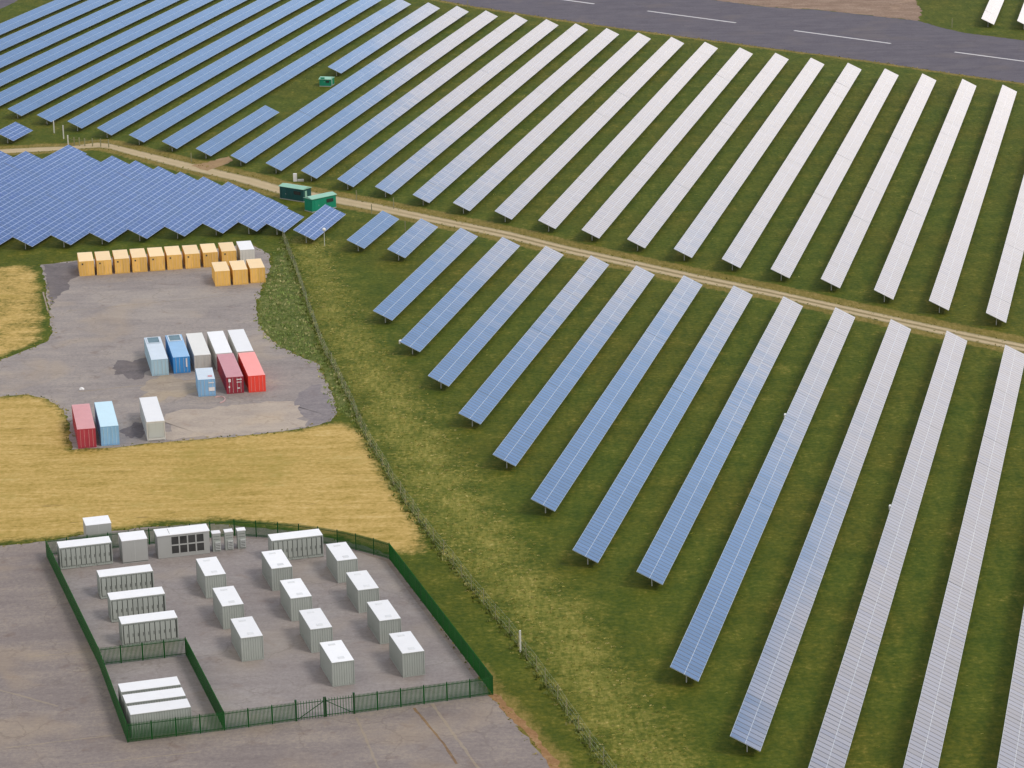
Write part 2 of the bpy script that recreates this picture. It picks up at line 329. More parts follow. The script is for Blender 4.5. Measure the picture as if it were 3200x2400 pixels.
def asphalt(name, c1, c2, c3, sc=.12, spots=.5, crack=.22):
    m, t, b = newmat(name); g = geo(t)
    a = noise(t, g, sc, 5., .65); f = noise(t, g, 2.0, 6., .85); l = noise(t, mapped(t, g, (.10, .7, 1), R(-14)), .7, 4., .65)
    k = math_(t, 'ADD', math_(t, 'MULTIPLY', a, .30), math_(t, 'ADD', math_(t, 'MULTIPLY', f, .48), math_(t, 'MULTIPLY', l, .22)))
    n = t.nodes.new('ShaderNodeValToRGB'); e = n.color_ramp.elements; e.new(.5)
    for el, (p_, c_) in zip(e, ((.34, c1), (.5, c2), (.66, c3))): el.position = p_; el.color = (*c_, 1)
    t.links.new(k, n.inputs[0])
    st = maprange(t, noise(t, g, .33, 4., .6, .6), .58, .72)
    o = mix(t, math_(t, 'MULTIPLY', st, spots), n.outputs[0], (c1[0]*1.15, c1[1]*1.0, c1[2]*.85))
    warm = maprange(t, noise(t, g, .085, 3., .5, .4), .52, .68)
    o = mix(t, math_(t, 'MULTIPLY', warm, .32), o, (c3[0]*1.02, c3[1]*.93, c3[2]*.78))
    wv = t.nodes.new('ShaderNodeVectorMath'); wv.operation = 'ADD'; t.links.new(g, wv.inputs[0])
    nv_ = t.nodes.new('ShaderNodeTexNoise'); nv_.inputs['Scale'].default_value = .35; nv_.inputs['Detail'].default_value = 5; t.links.new(g, nv_.inputs['Vector'])
    sc_ = t.nodes.new('ShaderNodeVectorMath'); sc_.operation = 'SCALE'; sc_.inputs['Scale'].default_value = 4.; t.links.new(nv_.outputs['Color'], sc_.inputs[0]); t.links.new(sc_.outputs[0], wv.inputs[1])
    vc = t.nodes.new('ShaderNodeTexVoronoi'); vc.feature = 'DISTANCE_TO_EDGE'; vc.inputs['Scale'].default_value = .11; t.links.new(wv.outputs[0], vc.inputs['Vector'])
    cr = math_(t, 'MULTIPLY', maprange(t, vc.outputs['Distance'], .004, .016, 1., 0.), math_(t, 'MULTIPLY', maprange(t, a, .40, .55), crack))
    o = mix(t, cr, o, (c1[0]*.6, c1[1]*.52, c1[2]*.4))
    t.links.new(o, b.inputs['Base Color']); b.inputs['Roughness'].default_value = .9; b.inputs['Specular IOR Level'].default_value = .2
    bump(t, b, f, .3, .03); return m
yard_m = asphalt('old_yard_asphalt', (.17, .146, .142), (.285, .25, .235), (.42, .36, .30))
apron_m = asphalt('worn_apron_asphalt', (.145, .118, .115), (.235, .198, .183), (.37, .31, .245), .10)
clean_m = asphalt('compound_surface', (.19, .16, .155), (.275, .242, .232), (.37, .34, .32), .12, .35)
pad_m = asphalt('concrete_pad', (.28, .235, .21), (.40, .335, .28), (.50, .42, .34), .2, .4)
bit_m = asphalt('dark_bitumen', (.13, .112, .125), (.22, .195, .20), (.32, .28, .27), .3, .2)
road_m = asphalt('runway_asphalt', (.070, .062, .080), (.110, .098, .118), (.155, .14, .155), .2, .15)
soil_m = asphalt('bare_brown_soil', (.13, .08, .05), (.25, .165, .115), (.40, .30, .22), .25, .3)
tag(sheet('container_yard', YARD, yard_m, .004, .25), kind='structure')
tag(sheet('concrete_pad', PAD, pad_m, .008, .9), kind='structure')
tag(sheet('bitumen_patch', [(-30.5,378.6),(-29.4,372.4),(-28.1,366.6),(-26.4,367.3),(-24.9,370.3),(-24.7,373.3),(-26.1,380.3),(-27.3,386.0),(-29.2,385.6)], bit_m, .0075, .9), kind='structure')
tag(sheet('apron', APRON, apron_m, .004, .25), kind='structure')
tag(sheet('compound_floor', [(-55.6,317.2),(-37.1,323.3),(-31.5,322.0),(-24.0,320.0),(-19.2,317.0),(-15.4,313.4),(-3.4,273.4),(-30.1,265.8),(-39.3,263.2)], clean_m, .008, .1), kind='structure')
dark_m = asphalt('dark_patch_asphalt', (.09, .078, .082), (.15, .13, .132), (.24, .21, .20), .35, .3)
tan_m = asphalt('tan_dusty_asphalt', (.24, .195, .165), (.35, .29, .23), (.45, .38, .29), .3, .3)
def blob(cx, cy, rx, ry, n=46):
    ph = [random.uniform(0, 6.28) for _ in range(4)]
    return [(cx+rx*math.cos(a)*f, cy+ry*math.sin(a)*f) for a in [6.2832*k/n for k in range(n)] for f in [1+.16*math.sin(3*a+ph[0])+.12*math.sin(5*a+ph[1])+.08*math.sin(9*a+ph[2])+random.uniform(-.07, .07)]]
tag(sheet('dark_patch', blob(-55.3, 396, 3.0, 5.0), dark_m, .0065), kind='structure')  # oil stain and part of the cyan container's shadow, both painted dark
tag(sheet('bitumen_patch', [(-78.2,457.5),(-72.9,459.6),(-71.3,459.9),(-71.0,450),(-72.2,447.5),(-71.6,442),(-72.6,436),(-73.0,432.2),(-75.9,446.1)], dark_m, .0066, .4), kind='structure')
tag(sheet('dusty_patch', blob(-49.3, 385.5, 4.0, 6.0), tan_m, .0062), kind='structure')
tag(sheet('dusty_patch', blob(-54.5, 432, 12.0, 9.0), asphalt('faded_asphalt', (.20, .172, .162), (.31, .272, .25), (.42, .365, .31)), .0058), kind='structure')
tag(sheet('dark_patch', blob(-51.6, 366, 1.6, 3.4), dark_m, .0067), kind='structure')  # small dark patch on the yard, left of the white box body
def strip(pts, wid, jit=0.):
    L, Rr = [], []
    for i, p in enumerate(pts):
        a = Vector(pts[max(i-1, 0)]); b_ = Vector(pts[min(i+1, len(pts)-1)]); d = (b_-a).normalized(); n_ = Vector((-d.y, d.x))
        L.append(Vector(p)+n_*(wid/2+random.uniform(-jit, jit))); Rr.append(Vector(p)-n_*(wid/2+random.uniform(-jit, jit)))
    return [tuple(q) for q in L]+[tuple(q) for q in Rr[::-1]]
def subdiv(pts, step, jit):
    o = []
    for a, b_ in zip(pts[:-1], pts[1:]):
        a = Vector(a); b_ = Vector(b_); n_ = max(1, int((b_-a).length/step))
        for k in range(n_): o.append(tuple(a.lerp(b_, k/n_)+Vector((random.uniform(-jit, jit), random.uniform(-jit, jit)))))
    return o+[tuple(pts[-1])]
tag(sheet('dirt_edge', strip(subdiv(RUST, .8, .12), .9, .3), asphalt('rusty_dirt', (.17, .085, .03), (.27, .145, .06), (.40, .26, .13), .5), .012), kind='structure')
joint_m = asphalt('pale_joint', (.22, .185, .155), (.29, .24, .19), (.36, .30, .23), .4)
weed_m = asphalt('weedy_crack', (.13, .08, .05), (.21, .135, .075), (.31, .22, .12), .5)
for nm, pts, wd, m in (('pavement_joint', [(-57,278.2),(-48.2,272.3)], .28, joint_m), ('pavement_joint', [(-53.5,286),(-46.9,287.1)], .18, joint_m), ('pavement_joint', [(-44,257.6),(-32.2,260.1)], .22, joint_m),
                       ('pavement_joint', [(-9.0,271.0),(-4.1,254.9),(-1,244)], .30, joint_m), ('pavement_joint', [(-16.7,267.9),(-14.0,255.4),(-11,242)], .25, joint_m),
                       ('pavement_crack', [(-10.9,270.0),(-9.6,266.5),(-8.4,263.2),(-7.6,260.9),(-6.2,256)], .26, weed_m), ('pavement_joint', [(-52,262),(-36,266)], .18, joint_m),
                       ('pavement_joint', [(-75.5,440),(-72.8,428),(-71.2,424)], .25, joint_m), ('pavement_joint', [(-70,428),(-44,436)], .18, joint_m), ('pavement_joint', [(-62,384.5),(-40,391)], .3, joint_m)):
    tag(sheet(nm, strip(subdiv(pts, .9, .035), wd, wd*.22), m, .0125), kind='structure')
road = tag(sheet('road', RLOW+RUP[::-1], road_m, .004, .2), kind='structure')
tag(sheet('road', CORNER, road_m, .004, .2), kind='structure')
mark_m = paint('road_marking_paint', (.62, .60, .60), .7, .2, damt=.4)
d0 = Vector((35.7, 699.5)); dd = (Vector((115.9, 622.3))-d0).normalized()
for k in range(-3, 4):
    a = d0+dd*(46.3*k); b_ = a+dd*28.4
    sheet('centre_line_dash', strip([tuple(a), tuple(b_)], .75), mark_m, .010, 0, road)
tag(sheet('bare_soil', SOIL, soil_m, .006, .5), kind='structure')

# dirt track with two wheel ruts (UV: v runs across it)
def track():
    m, t, b = newmat('sandy_track'); g = geo(t)
    uv = t.nodes.new('ShaderNodeUVMap').outputs[0]; sp = t.nodes.new('ShaderNodeSeparateXYZ'); t.links.new(uv, sp.inputs[0])
    n1 = noise(t, g, .5, 4.); n2 = noise(t, g, 2.5, 4., .7)
    v = math_(t, 'ADD', sp.outputs[1], math_(t, 'MULTIPLY', math_(t, 'SUBTRACT', n2, .5), .22))
    mid = math_(t, 'SUBTRACT', 1., maprange(t, math_(t, 'ABSOLUTE', math_(t, 'SUBTRACT', v, .5)), .05, .16))
    mid = math_(t, 'MULTIPLY', mid, maprange(t, sp.outputs[0], .45, .6, .12, .85))
    edge = maprange(t, math_(t, 'ABSOLUTE', math_(t, 'SUBTRACT', v, .5)), .28, .5)
    sand = mix(t, n1, (.40, .31, .17), (.58, .46, .28)); sand = mix(t, math_(t, 'MULTIPLY', n2, .5), sand, (.36, .26, .14))
    o = mix(t, mid, sand, (.19, .145, .05)); o = mix(t, math_(t, 'MULTIPLY', edge, .95), o, (.15, .13, .03))
    t.links.new(o, b.inputs['Base Color']); b.inputs['Roughness'].default_value = .95
    bump(t, b, n2, .5, .1)
    vs, fs, uvs = [], [], []
    n = len(TRT); L = 0
    for i in range(n):
        a, b_ = Vector(TRB[i]), Vector(TRT[i]); ext = (b_-a).normalized()*.0
        vs += [(*(a-ext), .005), (*(b_+ext), .005)]
    for i in range(n-1):
        fs.append((2*i, 2*i+2, 2*i+3, 2*i+1)); uvs += [(i/(n-1), 0), ((i+1)/(n-1), 0), ((i+1)/(n-1), 1), (i/(n-1), 1)]
    me = bpy.data.meshes.new('dirt_track'); me.from_pydata(vs, [], fs)
    ul = me.uv_layers.new(name='UVMap'); ul.data.foreach_set('uv', np.array(uvs).ravel()); me.materials.append(m)
    tag(link('dirt_track', me), kind='structure')
track()
tag(sheet('worn_earth', SPUR, asphalt('worn_earth', (.20, .13, .06), (.31, .20, .10), (.38, .27, .15), .4), .006, .4), kind='structure')

# ------------------------------------------------------------------ solar rows
AZ = 0.23762
SEC = 10.88
def table_mesh(name, w_, dz, L, nu, nv, top):
    """one framed table; x from -w (high edge) to 0 (low edge), y 0..L, z=0 at the low edge"""
    th_ = .05; ln = math.hypot(w_, dz); n = Vector((dz, 0, w_)).normalized()*th_
    a, b_, c_, d = Vector((0, 0, 0)), Vector((0, L, 0)), Vector((-w_, L, dz)), Vector((-w_, 0, dz))
    T = [a+n, b_+n, c_+n, d+n]; B_ = [a, b_, c_, d]
    vs = [tuple(v) for v in T+B_]
    fs = [(0, 1, 2, 3), (7, 6, 5, 4), (0, 4, 5, 1), (1, 5, 6, 2), (2, 6, 7, 3), (3, 7, 4, 0)]
    me = bpy.data.meshes.new(name); me.from_pydata(vs, [], fs)
    for m in (top, backsheet, alu): me.materials.append(m)
    me.polygons.foreach_set('material_index', [0, 1, 2, 2, 2, 2])
    ul = me.uv_layers.new(name='UVMap'); uv = np.zeros((len(me.loops), 2))
    uv[:4] = [(0, 0), (nu, 0), (nu, nv), (0, nv)]; ul.data.foreach_set('uv', uv.ravel()); me.update()
    return me
W2, DZ2 = 3.033, 1.427
W4, DZ4 = 3.70, 1.70
T2 = table_mesh('panel_table', W2, DZ2, SEC-.03, 11, 2, pv)
T4 = table_mesh('panel_table', W4, DZ4, SEC-.05, 6.6, 4, pv4)
def support(w_, dz):
    h = .8+dz*.5-.03
    post = MB().box(-w_/2-.05, -w_/2+.05, -.07, .07, -.3, h).mesh('support_post', steel)
    rails = MB()
    for f in (.22, .78): rails.box(-w_*f-.04, -w_*f+.04, 0, 1, .8+dz*f-.13, .8+dz*f-.03)
    r_ = MB().bar((-w_*.86, 0, .8+dz*.86-.12), (-w_*.14, 0, .8+dz*.14-.12), .035, .04).mesh('rafter', steel)
    return post, rails.mesh('support_rail', steel), r_
SUP2, SUP4 = support(W2, DZ2), support(W4, DZ4)
inv_m = paint('inverter_white', (.68, .69, .68), .5, .05)
INV = MB().box(-.12, .12, -.3, .3, 0, .5).mesh('inverter_box', inv_m)
def solar_row(x, y, L, az, big, label, group, boxes=()):
    w_, dz, tab, sup = (W4, DZ4, T4, SUP4) if big else (W2, DZ2, T2, SUP2)
    root = empty('solar_panel_row', (x, y, 0), -az); tag(root, label, 'solar panels', group)
    n = max(1, round(L/SEC)); sl_ = L/n
    for i in range(n):
        o = link('panel_table', tab, root, (0, i*sl_, .8+random.uniform(-.006, .006)), (random.gauss(0, R(.04)), random.gauss(0, R(.17)), 0))
        o.scale = (1, sl_/SEC, 1)
        for k in (.14, .64): 
            link('support_post', sup[0], root, (0, (i+k)*sl_, 0)); 
        if i == 0 or i == n-1: link('rafter', sup[2], root, (0, (.14 if i == 0 else n-.36)*sl_, 0))
    o = link('support_rail', sup[1], root, (0, .25, 0)); o.scale = (1, L-.5, 1)
    for f in boxes: link('inverter_box', INV, root, (-w_-.14, f*L, .8+dz-.45))
    return root
UP = [(74.56,407.78,115.24,575.77),(67.08,415.28,107.46,583.97),(59.51,422.09,100.10,591.00),(52.07,429.44,92.60,597.98),(44.78,436.16,85.41,604.68),(37.47,443.18,78.26,612.11),(30.09,450.35,70.86,619.02),(22.70,457.41,63.63,625.97),(15.28,464.75,56.22,633.44),(8.01,472.06,48.88,641.50),(0.50,479.51,41.58,648.67),(-6.90,486.49,34.22,655.51),(-14.24,493.37,27.04,662.29),(-21.31,500.48,19.89,669.59),(-28.55,507.26,12.99,676.50),(-35.77,514.88,5.60,684.10),(-42.91,522.09,-1.68,690.89),(-50.23,529.34,-8.91,698.65),
 None,(-65.03,543.67,-23.69,711.89),(-72.35,550.50,-31.31,719.97),(-79.75,557.88,-38.73,727.26),(-86.77,565.22,-45.83,734.26),(-94.10,572.34,-53.14,741.45),(-101.31,579.30,-60.33,748.52),(-108.63,586.51,-67.65,755.72),(-115.92,593.69,-74.94,762.90),(-123.22,600.86,-82.24,770.07),(-130.51,608.04,-89.53,777.25),(-137.81,615.22,-96.83,784.43)]
GU = 'long solar panel rows beyond the dirt track'; GL = 'solar panel rows between the dirt track and the mesh fence'; GM = 'dark blue four-high solar rows behind the container yard'
def add_row(e, big, label, group, boxes=()):
    x0, y0, x1, y1 = e
    return solar_row(x0, y0, math.hypot(x1-x0, y1-y0), math.atan2(x1-x0, y1-y0), big, label, group, boxes)
for i, e in enumerate(UP):
    if e is None: continue
    tone = 'pale sky-reflecting' if i < 14 else ('blue and white' if i < 18 else 'blue')
    if i == 0: lab = 'pale solar row beyond the track, cut off by the right edge of the photo'
    else: lab = f'{tone} solar row beyond the dirt track, {ORD[i+1]} from the right'
    add_row(e, False, lab, GU)
add_row((-57.62,536.35,-47.30,577.70), False, 'short blue solar row ending at the grassy gap before the small green hut', GU)
add_row((-36.65,619.65,-16.21,704.80), False, 'half-length blue solar row that begins just behind the small green hut', GU)
LO = [(-18.19,415.85,-5.32,467.88),(-13.51,398.43,1.84,460.82),(-8.97,380.82,9.02,454.13),(-4.39,363.05,16.30,447.04),(0.23,345.10,23.40,440.14),(4.96,327.44,30.65,433.23),(9.63,309.21,38.07,426.59),(16.78,301.75,45.20,419.44),(18.93,273.46,52.44,412.57),(23.82,255.66,59.93,405.40),(26.26,229.34,67.26,398.61),(29.06,202.94,74.52,390.66),(31.75,176.57,82.00,384.04)]
for i, e in enumerate(LO):
    tone = 'blue' if i < 5 else ('blue to white' if i < 9 else 'pale')
    extra = 'cut off below' if i > 9 else 'with pale centre line'
    add_row(e, False, f'{tone} solar row {extra}, {ORD[i+3]} from the left below the track', GL, {1: (.012,), 8: (.62,), 10: (.55,)}.get(i, ()))
add_row((-24.47,460.90,-19.22,481.57), False, 'very short blue solar row below the track, nearest to the two green cabins', GL)
add_row((-17.38,454.06,-12.29,475.19), False, 'very short blue solar row below the track, second right of the green cabins', GL)
add_row((116.41,665.24,132.89,733.28), False, 'white solar row beyond the grey road, the one left of its neighbour', 'solar rows beyond the road')
add_row((124.18,660.95,140.66,728.98), False, 'white solar row beyond the grey road, touching the right edge of the photo', 'solar rows beyond the road')
n2 = Vector((math.cos(AZ), -math.sin(AZ))); e2 = Vector((math.sin(AZ), math.cos(AZ)))
MR = [(-142.4,446.5,465.5),(-149.2,451,462.5),(-154.2,451,469),(-159.6,448.7,475),(-165.5,445.6,480.0),(-171.4,443,483.2),(-177.1,439.7,486.5),(-182.9,436.8,490.5),(-189.0,434.6,494.5),(-195.1,432.4,498),(-201.3,430.1,499),(-207.4,428,506.5),(-213.5,426,499.5),(-219.5,424,500),(-225.5,422,501)]
for i, (u, t0, t1) in enumerate(MR):
    p0 = n2*u+e2*t0; p1 = n2*u+e2*t1
    lab = 'short dark blue four-high solar table in front of the bright green cabin' if i == 0 else f'dark blue four-high solar row behind the container yard, {ORD[i+1]} from the right'
    add_row((*p0, *p1), True, lab, GM)
for k, u in enumerate((-226.6, -232.6)):
    p0 = n2*u+e2*(515.4-k*2); p1 = n2*u+e2*(525.6-k*2)
    add_row((*p0, *p1), True, ('small dark blue solar table beside the track at the left edge of the photo', 'dark blue solar table half hidden left of its twin at the photo edge')[k], 'small solar tables at the left edge')

# ------------------------------------------------------------------ containers
def corr(mb, p, q, z0, z1, dep=.045, per=.26, m=0):
    """corrugated wall from p to q, outward normal to the right of p->q"""
    p, q = Vector(p), Vector(q); d = (q-p); L = d.length; d.normalize(); nrm = Vector((d.y, -d.x))
    n = max(2, int(L/per)); pts = []
    for i in range(n):
        for f, o in ((0, 0), (.32, 0), (.5, -dep), (.82, -dep)): pts.append(p+d*(L*(i+f)/n)+nrm*o)
    pts.append(q)
    for a, b_ in zip(pts[:-1], pts[1:]): mb.quad((a.x, a.y, z0), (b_.x, b_.y, z0), (b_.x, b_.y, z1), (a.x, a.y, z1), m)
def shell(w_, l, h, z0, sides='LRBF', inset=.03, m=0):
    mb = MB(); x0, x1, y0, y1 = inset, w_-inset, inset, l-inset
    if 'F' in sides: corr(mb, (x0, y0), (x1, y0), z0, h)
    if 'R' in sides: corr(mb, (x1, y0), (x1, y1), z0, h)
    if 'B' in sides: corr(mb, (x1, y1), (x0, y1), z0, h)
    if 'L' in sides: corr(mb, (x0, y1), (x0, y0), z0, h)
    mb.quad((x0, y0, z0), (x0, y1, z0), (x1, y1, z0), (x1, y0, z0))
    return mb
def frame(w_, l, h, z0=.0):
    mb = MB(); p = .09
    for x in (0, w_-p):
        for y in (0, l-p): mb.box(x, x+p, y, y+p, z0, h-.004)
    for z in (z0+.01, h-.10):
        mb.box(p, w_-p, .006, p-.02, z, z+.09); mb.box(p, w_-p, l-p+.02, l-.006, z, z+.09)
        mb.box(.006, p-.02, p, l-p, z, z+.09); mb.box(w_-p+.02, w_-.006, p, l-p, z, z+.09)
    return mb
def roof_mb(w_, l, h, ribs=True):
    mb = MB(); mb.box(.02, w_-.02, .02, l-.02, h-.05, h+.015)
    if ribs:
        n = int(l/.55)
        for i in range(n): y = .25+(l-.5)*(i+.5)/n; mb.box(.16, w_-.16, y-.13, y+.13, h+.015, h+.038)
    return mb
def container(x, y, yaw, w_, l, h, body, roof_m_, label, group, doors=True, extra=None, cat='container', name='shipping_container', ribs=True, bar_m=None):
    """origin at the front left bottom corner, front faces -y"""
    r = empty(name, (x, y, .012), yaw); tag(r, label, cat, group)
    shell(w_, l, h-.06, .12, 'LRB' if doors else 'LRBF').build('body', body, r)
    frame(w_, l, h).build('frame', body, r)
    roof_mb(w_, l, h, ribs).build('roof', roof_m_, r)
    if doors:
        for s_ in (0, 1):
            x0 = .10+s_*(w_/2-.095); x1 = x0+w_/2-.105
            mb = MB(); mb.box(x0, x1, .035, .075, .13, h-.12)
            for k in range(4): xx = x0+.06+k*(x1-x0-.12)/3.5; mb.box(xx, xx+.12, .016, .035, .2, h-.2)
            d = mb.build('door', body, r)
            lb = MB()
            for xx in (x0+.30, x1-.30): lb.box(xx-.02, xx+.02, -.03, .012, .14, h-.13)
            lb.build('locking_bar', bar_m or steel, d)
    if extra: extra(r, w_, l, h)
    return r
CY = R(10.94)
def yvent(r, w_, l, h): MB().box(.38, .66, -.01, .03, h-.62, h-.36).build('vent', dark_gap, r)
ys = [('Y1',-70.87,449.46),('Y2',-68.04,449.87),('Y3',-65.18,450.62),('Y4',-62.37,451.24),('Y5',-59.5,451.78),('Y6',-56.72,452.44),('Y7',-53.77,452.91),('Y8',-50.85,453.67),('Y9',-47.82,454.31)]
for i, (_, x, y) in enumerate(ys):
    lab = ['leftmost yellow container in the back line of the yard'] + [f'yellow container in the long back line of the yard, {ORD[k]} from its left end' for k in range(2, 9)] + ['yellow container in the back line of the yard, right beside the white one']
    container(x, y, CY, 2.44, 6.06, 2.5, yellow, yellow_roof, lab[i], 'yellow containers in the yard', extra=yvent, bar_m=yellow_roof, name='site_container')
container(-44.84, 455.01, CY, 2.44, 6.06, 2.5, off_white, white, 'white container at the right end of the back line of yellow containers', None, name='site_container')
for i, (x, y) in enumerate([(-47.71,441.26),(-44.88,441.87),(-42.15,442.79)]):
    container(x, y, CY, 2.44, 6.06, 2.5, yellow, yellow_roof, ['yellow container in the front group of three, its left end free', 'yellow container in the middle of the front group of three', 'yellow container in the front group of three, beside the scrub'][i], 'yellow containers in the yard', bar_m=yellow_roof, name='site_container')
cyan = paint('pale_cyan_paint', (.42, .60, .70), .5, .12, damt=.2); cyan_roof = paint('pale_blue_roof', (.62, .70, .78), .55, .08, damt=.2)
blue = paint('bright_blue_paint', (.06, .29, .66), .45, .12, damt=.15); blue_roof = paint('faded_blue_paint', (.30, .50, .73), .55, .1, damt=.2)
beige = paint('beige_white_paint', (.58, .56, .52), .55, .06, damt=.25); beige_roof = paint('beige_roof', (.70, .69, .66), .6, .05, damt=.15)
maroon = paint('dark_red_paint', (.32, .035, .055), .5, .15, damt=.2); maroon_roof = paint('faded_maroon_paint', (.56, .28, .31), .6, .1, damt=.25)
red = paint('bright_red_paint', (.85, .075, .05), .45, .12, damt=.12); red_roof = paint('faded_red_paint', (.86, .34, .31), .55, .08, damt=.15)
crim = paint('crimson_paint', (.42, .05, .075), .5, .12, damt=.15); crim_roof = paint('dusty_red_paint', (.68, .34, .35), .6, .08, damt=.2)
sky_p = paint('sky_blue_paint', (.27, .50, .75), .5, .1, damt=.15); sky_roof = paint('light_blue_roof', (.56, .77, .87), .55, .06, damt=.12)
decal = paint('white_marking_paint', (.75, .72, .72), .6, .2, damt=.3)
rec_m = paint('wet_teal_tarpaulin', (.09, .17, .20), .5, .5)
def recess(r, w_, l, h):
    fr = MB(); y0, y1 = l*.70, l-.35
    for a in ((.25, .40, y0, y1), (w_-.40, w_-.25, y0, y1), (.40, w_-.40, y0, y0+.15), (.40, w_-.40, y1-.15, y1)): fr.box(*a, h+.04, h+.13)
    fr.build('hatch_frame', cyan_roof, r)
    MB().box(.40, w_-.40, y0+.15, y1-.15, h+.03, h+.06).build('hatch_cover', rec_m, r)
def stripe(r, w_, l, h):
    recess(r, w_, l, h); MB().box(w_-.62, w_-.44, -.05, -.035, .9, h-.25).build('white_stripe', decal, r)
def marks_small(r, w_, l, h):
    MB().box(w_*.6, w_*.95, -.05, -.035, .75, 1.3).box(w_*.6, w_*.92, -.05, -.035, 1.9, 2.05).build('white_marking', decal, r)
    MB().box(w_*.62, w_*.86, 1.0, 1.6, h+.04, h+.12).build('roof_box', maroon_roof, r)
def marks_red(r, w_, l, h):
    MB().box(.28, .62, -.05, -.035, 1.75, 2.2).box(.28, .48, -.05, -.035, .9, 1.15).box(1.45, 2.2, -.05, -.035, 2.0, 2.12).box(1.45, 2.15, -.05, -.035, 1.6, 1.7).box(1.5, 1.9, -.05, -.035, .7, .85).build('white_marking', decal, r)
MY = R(11.8)
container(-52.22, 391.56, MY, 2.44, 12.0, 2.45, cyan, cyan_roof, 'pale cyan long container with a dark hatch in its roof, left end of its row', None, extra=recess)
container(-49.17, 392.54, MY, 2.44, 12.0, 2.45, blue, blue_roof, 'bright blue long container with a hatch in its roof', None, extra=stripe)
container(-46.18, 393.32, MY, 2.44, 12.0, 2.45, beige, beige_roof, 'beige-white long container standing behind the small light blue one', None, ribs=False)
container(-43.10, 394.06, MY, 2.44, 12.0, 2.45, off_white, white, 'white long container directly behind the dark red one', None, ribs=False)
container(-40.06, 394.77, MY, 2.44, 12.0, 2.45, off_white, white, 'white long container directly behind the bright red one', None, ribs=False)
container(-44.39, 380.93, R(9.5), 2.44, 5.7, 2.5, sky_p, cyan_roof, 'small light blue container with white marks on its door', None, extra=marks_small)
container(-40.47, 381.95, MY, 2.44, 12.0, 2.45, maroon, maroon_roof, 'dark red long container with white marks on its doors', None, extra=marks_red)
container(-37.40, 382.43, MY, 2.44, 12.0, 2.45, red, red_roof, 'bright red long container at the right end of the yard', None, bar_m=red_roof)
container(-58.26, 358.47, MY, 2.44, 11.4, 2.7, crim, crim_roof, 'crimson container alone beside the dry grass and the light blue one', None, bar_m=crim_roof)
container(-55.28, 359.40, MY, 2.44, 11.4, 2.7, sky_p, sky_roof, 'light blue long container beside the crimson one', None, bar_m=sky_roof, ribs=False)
def van_front(r, w_, l, h):
    MB().box(.18, w_-.18, -.03, .02, .45, h-.25).build('rear_door', paint('grey_shutter', (.47, .50, .49), .5, .06), r)
    MB().box(.1, w_-.1, -.12, .0, .15, .30).build('bumper', off_white, r)
container(-49.29, 361.11, MY, 2.44, 11.4, 2.7, off_white, white, 'white box body standing alone on the yard with a grey rear shutter', None, doors=False, extra=van_front, name='box_body', ribs=False)

# ------------------------------------------------------------------ battery compound
BY = R(16.1)
feet_m = dark_gap
def feet(r, w_, l):
    for x in (.12, w_-.42):
        for y in (.05, l-.45): MB().box(x, x+.3, y, y+.4, 0, .118).build('foot', feet_m, r)
hatch_m = paint('hatch_grey', (.66, .67, .68), .6, .05)
bess = [('left',-35.62,302.34),('left',-32.76,292.76),('left',-29.87,283.28),('middle',-28.14,304.29),('middle',-25.28,294.76),('middle',-22.47,285.38),('middle',-19.63,275.88),('right',-20.69,306.43),('right',-17.83,296.88),('right',-15.04,287.5),('right',-12.24,278.04)]
cnt = {}
def bess_extra(r, w_, l, h):
    feet(r, w_, l)
    MB().box(w_*.38, w_*.66, .75, 1.35, h+.014, h+.05).build('roof_hatch', hatch_m, r)
    MB().box(w_*.30, w_*.62, l-1.2, l-.8, h+.014, h+.04).build('roof_hatch', hatch_m, r)
for colm, x, y in bess:
    k = cnt[colm] = cnt.get(colm, 0)+1; last = {'left': 3, 'middle': 4, 'right': 4}[colm]
    pos = 'farthest from the gate' if k == 1 else ('nearest the gate' if k == last else f'{ORD[k]} from the far end')
    container(x, y, BY, 2.44, 5.95, 2.76, bess_grey, white, f'grey battery container with white roof, {colm} column of the compound, {pos}', 'battery containers in the fenced compound', doors=False, extra=bess_extra, cat='container', name='battery_container', ribs=False)
def cabinet_extra(r, w_, l, h):
    n = 10
    for i in range(n):
        x0 = .22+i*(w_-.44)/n; x1 = x0+(w_-.44)/n-.085
        d = MB().box(x0, x1, -.035, .02, .38, h-.22).build('door', bess_grey, r)
        MB().box(x1-.12, x1-.07, -.065, -.035, 1.1, 1.5).build('handle', dark_gap, d)
    MB().box(.16, w_-.16, .018, .026, .36, h-.2).build('door_surround', gap_grey, r)
    mb = MB()
    for a, b_ in ((0, .28), (.38, .60), (.70, 1.)): mb.box(w_*a+.02, w_*b_-.02, -.10, .0, .05, .20)
    mb.build('skid', bess_grey, r)
for x, y, lab in ((-53.88,312.72,'long white-roofed cabinet container with ten doors in the back left corner of the compound'),(-47.81,302.85,'long many-doored cabinet container, farthest of the three stepped along the left fence'),(-45.61,295.55,'long many-doored cabinet container, middle of the three stepped along the left fence'),(-43.41,288.18,'long many-doored cabinet container just behind the inner partition fence'),(-28.86,313.79,'long many-doored cabinet container along the curved back fence')):
    container(x, y, R(15.9), 6.23, 2.34, 2.70, bess_grey, white, lab, 'long cabinet containers in the compound', doors=False, extra=cabinet_extra, cat='container', name='cabinet_container', ribs=False)
def low_extra(r, w_, l, h): feet(r, w_, l)
